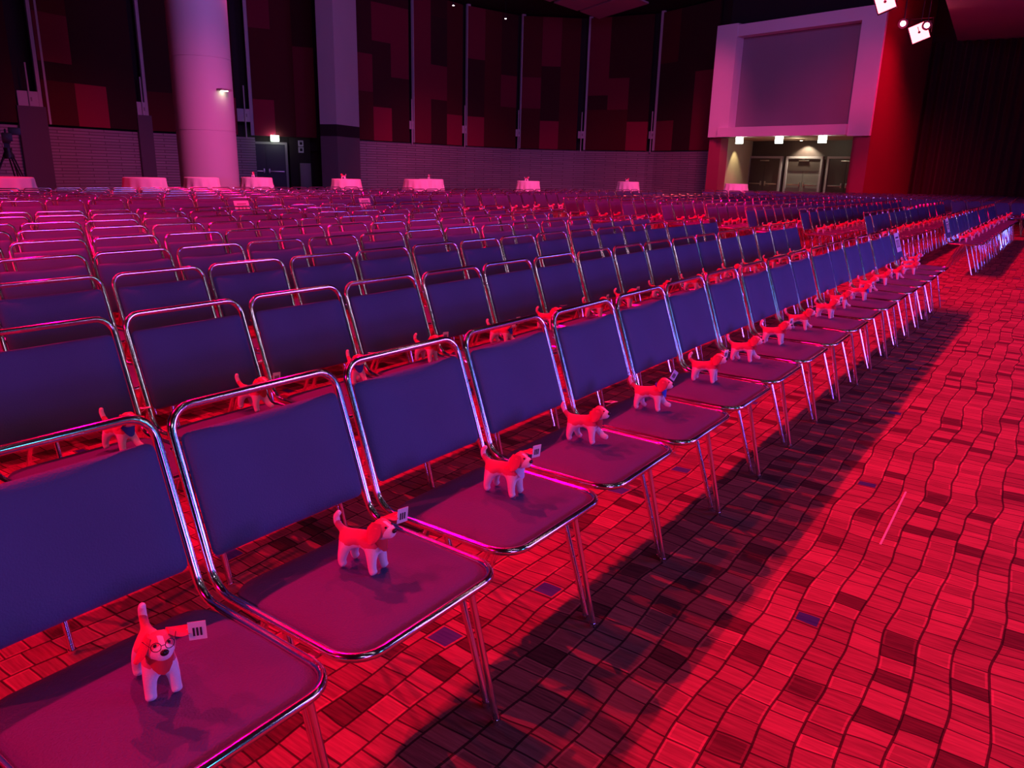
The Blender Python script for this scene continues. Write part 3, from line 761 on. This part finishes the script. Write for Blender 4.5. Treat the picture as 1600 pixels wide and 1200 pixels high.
tag(obj('wall_cabinet', bm, grey_metal), 'narrow grey metal cabinet standing right of the dark double door', 'cabinet')
for zc, nm in ((2.33, 'upper'), (2.04, 'lower')):
    p2, _ = P_on((-29.83, 22.35), (-28.2, 24.45), 0.90, 0.42)
    t = thing('notice_sheet', 'white notice above the grey cabinet, the %s of two' % nm, 'notice', (p2.x, p2.y, zc), ang, 'notices beside the dark door')
    bm = bmesh.new(); box(bm, (0, 0, 0), (0.24, 0.015, 0.26)); obj('sheet', bm, paper, t); bm = bmesh.new(); box(bm, (0.01, -0.010, 0.0), (0.12, 0.006, 0.12)); box(bm, (0.01, -0.010, 0.09), (0.16, 0.006, 0.02)); obj('print', bm, ink, t)
bm = bmesh.new(); a_, b_ = Vector((-29.83, 22.35)), Vector((-28.2, 24.45)); 
p, ang = P_on(a_, b_, 0.88, 0.50); box(bm, (p.x, p.y, 1.3), (0.95, 0.12, 2.6), rot=Matrix.Rotation(ang, 4, 'Z')); struct('wall_door_side', bm, dark_m)
def exit_sign(label, x, y, z, ang, hang=0.06, w=0.42):
    t = thing('exit_sign', label, 'exit sign', (x, y, z), ang, 'glowing exit signs')
    bm = bmesh.new(); box(bm, (0, 0, 0), (w, 0.07, 0.27), bev=0.008); obj('housing', bm, exit_m, t)
    bm = bmesh.new(); box(bm, (0, 0, 0.135 + hang / 2), (0.05, 0.05, hang)); obj('mount', bm, grey_metal, t)
exit_sign('glowing exit sign over the dark double door', -28.9, 23.2, 2.50, math.atan2(2.41, 1.39), 0.08, 0.36)

# ------------------------------------------------------------------ projection screen wall and lit door recess
FA, FB = Vector((-12.70, 34.70)), Vector((-5.45, 32.77)); fd = (FB - FA).normalized(); fn = Vector((-fd.y, fd.x)); FANG = math.atan2(fd.y, fd.x)
FL = (FB - FA).length
def FP(u, off, z): p = FA + fd * u + fn * off; return (p.x, p.y, z)
def fbox(bm, u0, u1, o0, o1, z0, z1, mi=0, bev=0.0):
    p = FP((u0 + u1) / 2, (o0 + o1) / 2, (z0 + z1) / 2); box(bm, p, (u1 - u0, o1 - o0, z1 - z0), rot=Matrix.Rotation(FANG, 4, 'Z'), mi=mi, bev=bev)
t = thing('projection_screen', 'large grey screen in a pale raised frame above the lit doors', 'screen', FP(0, 0, 3.0), FANG)
def lbox(bm, u0, u1, o0, o1, z0, z1, bev=0.0): box(bm, ((u0 + u1) / 2, (o0 + o1) / 2, (z0 + z1) / 2 - 3.0), (u1 - u0, o1 - o0, z1 - z0), bev=bev)
bm = bmesh.new(); lbox(bm, 0, 1.05, -0.1, 0.8, 3.02, 7.68); lbox(bm, 6.58, FL, -0.1, 0.02, 2.98, 7.45); lbox(bm, 6.58, 6.75, 0.0, 0.8, 2.98, 7.45); lbox(bm, 1.0, 6.7, 0.0, 0.8, 7.15, 7.4); lbox(bm, 0, FL, -0.06, 0.02, 7.15, 7.62)
obj('frame', bm, paint, t, smooth=False)
bm = bmesh.new(); lbox(bm, 0.62, 6.62, -0.28, 0.5, 3.02, 3.42, bev=0.01); obj('ledge', bm, paint, t, smooth=False)
bm = bmesh.new(); lbox(bm, 1.0, 6.62, 0.42, 0.60, 3.3, 7.3); obj('panel', bm, screen_m, t, smooth=False)
bm = bmesh.new(); fbox(bm, 0.0, 0.64, 0.05, 0.6, 0, 3.0); fbox(bm, 6.82, FL, 0.0, 0.03, 0, 2.96); fbox(bm, 6.82, 7.0, 0.0, 0.6, 0, 2.96); struct('wall_piers', bm, mat('maroon_wall', (0.26, 0.03, 0.07), 0.85))
bm = bmesh.new(); prism(bm, [FP(-0.8, 4.5, 0), FP(0.3, 0.5, 0), FP(6.95, 0.5, 0), FP(6.3, 4.5, 0)], 3.03, 3.10); struct('ceiling_recess', bm, beige)
bm = bmesh.new(); fbox(bm, 0.0, FL - 0.45, 0.85, 1.1, 3.2, 9.8); struct('wall_above_recess', bm, ceil_m)
bm = bmesh.new(); prism(bm, [FP(0.64, 0.6, 0), FP(-0.46, 4.3, 0), FP(-0.66, 4.3, 0), FP(0.44, 0.6, 0)], 0, 3.05); struct('wall_recess_side', bm, beige)
bm = bmesh.new(); prism(bm, [FP(6.85, 0.6, 0), FP(6.2, 4.3, 0), FP(6.35, 4.3, 0), FP(7.0, 0.6, 0)], 0, 3.05); struct('wall_recess_end', bm, door_dark)
bm = bmesh.new(); fbox(bm, -0.6, 6.35, 4.12, 4.3, 0, 3.05); struct('wall_recess_back', bm, door_dark)
DA = Vector(FP(0, 3.98, 0)[:2]); DB = Vector(FP(FL, 3.98, 0)[:2])
for i, (uc, m_) in enumerate(((0.50, door_dark), (2.57, door_lit), (4.64, door_dark))):
    fr = leafdoor('door_%d' % (i + 2), DA, DB, uc / FL, 1.66, 2.22, m_, 0.0)
    bm = bmesh.new(); box(bm, (0, -0.06, 2.12), (0.5, 0.06, 0.06), bev=0.01); obj('door_closer', bm, metal_m, fr)
    if i == 1:
        bm = bmesh.new(); box(bm, (0, -0.035, 1.92), (1.6, 0.02, 0.52)); obj('transom_panel', bm, door_dark, fr)
for uc, lb in ((1.78, 'left end of the screen ledge'), (3.72, 'middle of the screen ledge'), (5.66, 'right end of the screen ledge')):
    p = FP(uc, -0.20, 2.86); exit_sign('glowing sign box hanging under the ' + lb, p[0], p[1], p[2], FANG, 0.02, 0.34)
p = FP(2.55, 3.72, 3.0)
lamp('recess_spot', 'SPOT', (p[0], p[1], 2.99), FP(2.57, 4.05, 1.0), 330, (1.0, 0.88, 0.62), 0.03, spot=110, blend=0.5)
p2 = FP(1.0, 1.6, 2.95); lamp('recess_spot', 'SPOT', (p2[0], p2[1], 2.95), FP(0.3, 1.8, 0.5), 110, (1.0, 0.80, 0.45), 0.03, spot=80, blend=0.5)
p3 = FP(3.2, 2.0, 2.8); lamp('recess_fill', 'POINT', p3, None, 14, (1.0, 0.85, 0.62), 0.15)
t = thing('recessed_downlight', 'small warm downlight in the recess ceiling above the middle doors', 'light', FP(2.55, 3.5, 3.02), 0)
bm = bmesh.new(); lathe(bm, [(0.09, -0.02), (0.09, 0.0)], 16); obj('trim_ring', bm, metal_m, t); bm = bmesh.new(); lathe(bm, [(0.06, -0.026), (0.06, -0.02)], 16); obj('lens', bm, warm_m, t)
# red side wall, black curtain, soffit
bm = bmesh.new(); prism(bm, [(-5.44, 32.78), (-4.80, 38.9), (-4.95, 38.95), (-5.55, 32.95)], 0, 9.8); struct('wall_red', bm, red_wall)
bm = bmesh.new(); n = 340; front = []; backv = []
for z in (0.02, 2.4, 4.7, 7.05):
    f_, b_ = [], []
    for k in range(n + 1):
        t_ = k / n; w_ = 0.10 * math.sin(t_ * 2 * math.pi * 46) + 0.04 * math.sin(t_ * 271 + z * 0.3)
        x = -4.87 + 17.5 * t_; y = 38.9 + 1.8 * t_ + w_
        f_.append(bm.verts.new((x, y, z))); b_.append(bm.verts.new((x, y + 0.03, z)))
    front.append(f_); backv.append(b_)
for rows in (front, backv):
    for A_, B_ in zip(rows, rows[1:]):
        for k in range(n): bm.faces.new((A_[k], A_[k + 1], B_[k + 1], B_[k]))
for k in range(n): bm.faces.new((front[0][k], backv[0][k], backv[0][k + 1], front[0][k + 1])); bm.faces.new((front[-1][k], front[-1][k + 1], backv[-1][k + 1], backv[-1][k]))
tag(obj('stage_curtain', bm, curtain_m), 'tall black pleated curtain closing the far right end', 'curtain')
bm = bmesh.new(); prism(bm, [(-2.6, 20), (-3.27, 30.4), (-3.87, 39.4), (14, 41.5), (14, 20)], 7.08, 9.8); struct('ceiling_soffit', bm, soffit_m)
bm = bmesh.new(); prism(bm, [(-5.0, 39.6), (14, 41.6), (14, 41.8), (-5.0, 39.8)], 0, 9.8); struct('wall_end', bm, dark_m)

# pale tape strip on the carpet
bm = bmesh.new(); ta, tb_ = Vector(TAPE[0]), Vector(TAPE[1]); dt = tb_ - ta
box(bm, ((ta.x + tb_.x) / 2, (ta.y + tb_.y) / 2, 0.001), (0.008, dt.length, 0.001), rot=Matrix.Rotation(math.atan2(-dt.x, dt.y), 4, 'Z'))
tag(obj('tape_strip', bm, paint), 'thin pale strip of tape lying on the open carpet', 'tape')

# ceiling reflector panels
def hang_panel(c1, c2, c3, c4, z, label):
    bm = bmesh.new(); prism(bm, [c1, c2, c3, c4], z, z + 0.08)
    for f in bm.faces: f.smooth = False
    o = obj('ceiling_panel', bm, mat_pan, smooth=False); tag(o, label, 'ceiling panel', 'pale ceiling reflector panels')
mat_pan = mat('pale_reflector', (0.50, 0.40, 0.46), 0.7)
hang_panel((-20.9, 36.4), (-20.96, 38.5), (-17.0, 36.3), (-17.0, 34.2), 9.25, 'pale ceiling reflector panel nearest the wall')
hang_panel((-20.95, 34.0), (-20.92, 36.15), (-17.0, 33.95), (-17.0, 31.8), 9.25, 'pale ceiling reflector panel in front of the nearest to the wall')
hang_panel((-21.0, 31.5), (-20.98, 33.7), (-17.0, 31.5), (-17.0, 29.3), 9.25, 'pale ceiling reflector panel cut by the top edge')
for x, y, w_ in ((-24.9, 31.1, 'farther from the screen'), (-24.6, 35.0, 'nearer the screen')):
    t = thing('pin_light', 'tiny white pin light on the dark ceiling, ' + w_, 'light', (x, y, 9.0))
    bm = bmesh.new(); lathe(bm, [(0.03, 0.02), (0.04, 0.15)], 10); tube(bm, [(0, 0, 0.12), (0, 0, 0.8)], 0.01, 6); obj('housing', bm, black_plastic, t); bm = bmesh.new(); lathe(bm, [(0.045, 0.0), (0.045, 0.02)], 10); obj('lens', bm, pin_m, t)

# hanging red stage lights, far right
def stage_panel(label, x, y, z, roll, sz, m, roundy=False, hang=None):
    t = thing('stage_light', label, 'stage light', (x, y, z), 0, 'red stage lights')
    dirv = Vector((CAMP.x - x, CAMP.y - y, 0)).normalized(); rot = dirv.to_track_quat('-Y', 'Z').to_matrix().to_4x4() @ Matrix.Rotation(roll, 4, 'Y')
    bm = bmesh.new()
    if roundy:
        T = rot @ Matrix.Rotation(R(90), 4, 'X')
        b2 = bmesh.ops.create_cone(bm, cap_ends=True, segments=20, radius1=sz * 0.55, radius2=sz * 0.8, depth=0.35, matrix=Matrix.Rotation(0, 4, 'Z') @ rot @ Matrix.Translation((0, 0.17, 0)) @ Matrix.Rotation(R(90), 4, 'X'))
    else: box(bm, rot @ Vector((0, 0.08, 0)), (sz, 0.14, sz), rot=rot, bev=0.02)
    obj('housing', bm, black_plastic, t)
    bm = bmesh.new()
    if roundy: bmesh.ops.create_cone(bm, cap_ends=True, segments=20, radius1=sz * 0.42, radius2=sz * 0.42, depth=0.03, matrix=rot @ Matrix.Translation((0, -0.02, 0)) @ Matrix.Rotation(R(90), 4, 'X'))
    else: box(bm, rot @ Vector((0, -0.005, 0)), (sz * 0.9, 0.03, sz * 0.9), rot=rot)
    obj('face', bm, m, t)
    if not roundy:
        bm = bmesh.new(); bmesh.ops.create_icosphere(bm, subdivisions=2, radius=0.045, matrix=Matrix.Translation(rot @ Vector((0, -0.04, 0.0)))); tube(bm, [rot @ Vector((0, -0.03, 0)), rot @ Vector((0.0, -0.03, 0.2))], 0.012, 6); obj('knob', bm, black_plastic, t)
    bm = bmesh.new(); tube(bm, [(0, 0.12, sz * 0.3), (0, 0.12, min(9.8, 9.8) - z)], 0.02, 6)
    tube(bm, [(-sz * 0.6, 0.1, 0), (-sz * 0.6, 0.1, sz * 0.75), (sz * 0.6, 0.1, sz * 0.75), (sz * 0.6, 0.1, 0)], 0.015, 6); obj('yoke', bm, black_plastic, t)
stage_panel('square red stage light nearest the frame top', -4.40, 26.9, 6.55, R(-22), 0.55, redlamp_m)
stage_panel('square red stage light hanging lowest before the red wall', -4.19, 32.0, 6.42, R(-22), 0.62, redlamp_m)
stage_panel('small round red lamp left of the lowest square light', -4.48, 30.5, 6.50, 0, 0.20, redlens_m, True)
stage_panel('small round red lamp just above the lowest square light', -3.90, 31.5, 6.55, 0, 0.20, redlens_m, True)

# ------------------------------------------------------------------ draped tables along the back
def cloth_table(x, y, label, toy=True, r=0.40, h=1.05, ph=0.0):
    t = thing('cocktail_table', label, 'table', (x, y, 0), ph, 'white draped cocktail tables')
    bm = bmesh.new(); nf = 13
    fold = lambda a, z: 1 + (0.075 * math.sin(nf * a + ph) + 0.03 * math.sin(5 * a)) * min(1.0, max(0, (h - 0.02 - z)) / 0.45)
    lathe(bm, [(r * 1.20, 0.02), (r * 1.16, 0.3), (r * 1.10, 0.6), (r * 1.05, 0.85), (r * 1.02, h - 0.15), (r * 1.005, h - 0.03), (r * 0.985, h - 0.004), (r * 0.96, h)], 104, fold=fold)
    obj('tablecloth', bm, cloth_m, t)
    bm = bmesh.new(); lathe(bm, [(r * 0.95, h - 0.03), (r * 0.95, h - 0.008)], 40); obj('tabletop', bm, black_plastic, t)
    bm = bmesh.new(); lathe(bm, [(0.30, 0.0), (0.28, 0.02), (0.03, 0.05), (0.03, h - 0.03)], 24); obj('pedestal', bm, metal_m, t)
RR = [0.56, 0.42, 0.38, 0.38, 0.38, 0.40, 0.38, 0.37, 0.41, 0.46]
for i, (x, y, l) in enumerate(TB):
    cloth_table(x, y, 'round table under a floor-length pink-lit white cloth, ' + l, r=RR[i], ph=i * 0.7)
    if i in (0, 3, 4, 6, 7, 8):
        so = sd.get('r').copy() if sd.get('r') else None
        if so:
            C.objects.link(so); so.location = (x, y - 0.1, 1.0505); so.rotation_euler = (0, 0, -0.6 + i)
            tag(so, 'plush puppy standing on the draped table ' + l, 'plush toy', 'plush puppies on the draped tables')

# ------------------------------------------------------------------ video camera on a tripod
TX, TY = -16.9, 7.20
t = thing('tripod', 'black tripod at the left edge carrying a video camera', 'tripod', (TX, TY, 0))
for k, a in enumerate((20, 140, 260)):
    e = Vector((math.cos(R(a)), math.sin(R(a)), 0)); bm = bmesh.new()
    for o_ in (-0.03, 0.03):
        side = Vector((-e.y, e.x, 0)) * o_
        tube(bm, [Vector((0, 0, 1.42)) + e * 0.08 + side, e * 0.42 + Vector((0, 0, 0.70)) + side], 0.016, 8)
    tube(bm, [e * 0.38 + Vector((0, 0, 0.78)), e * 0.72 + Vector((0, 0, 0.02))], 0.02, 8)
    obj('leg', bm, black_plastic, t)
bm = bmesh.new(); lathe(bm, [(0.10, 1.36), (0.11, 1.42), (0.07, 1.5), (0.08, 1.58)], 16); obj('head', bm, black_plastic, t)
bm = bmesh.new()
for a in (20, 140, 260): e = Vector((math.cos(R(a)), math.sin(R(a)), 0)); tube(bm, [(0, 0, 0.80), e * 0.37 + Vector((0, 0, 0.80))], 0.014, 6)
obj('spreader', bm, black_plastic, t)
t2 = thing('video_camera', 'black broadcast video camera on the tripod at left edge', 'video camera', (TX, TY, 1.612), R(-20))
bm = bmesh.new(); box(bm, (0, 0, 0.16), (0.40, 0.14, 0.20), bev=0.02); box(bm, (-0.1, 0, 0.02), (0.2, 0.1, 0.1)); obj('body', bm, black_plastic, t2)
bm = bmesh.new(); box(bm, (0.36, 0, 0.17), (0.34, 0.13, 0.13), bev=0.03); box(bm, (0.56, 0, 0.17), (0.1, 0.18, 0.17), bev=0.02); obj('lens', bm, black_plastic, t2)
bm = bmesh.new(); tube(bm, [(-0.12, 0, 0.26), (-0.12, 0, 0.33), (0.14, 0, 0.33), (0.14, 0, 0.26)], 0.015, 8); obj('handle', bm, black_plastic, t2)
bm = bmesh.new(); box(bm, (0.08, 0.16, 0.30), (0.05, 0.22, 0.15), bev=0.01); obj('viewfinder', bm, black_plastic, t2)
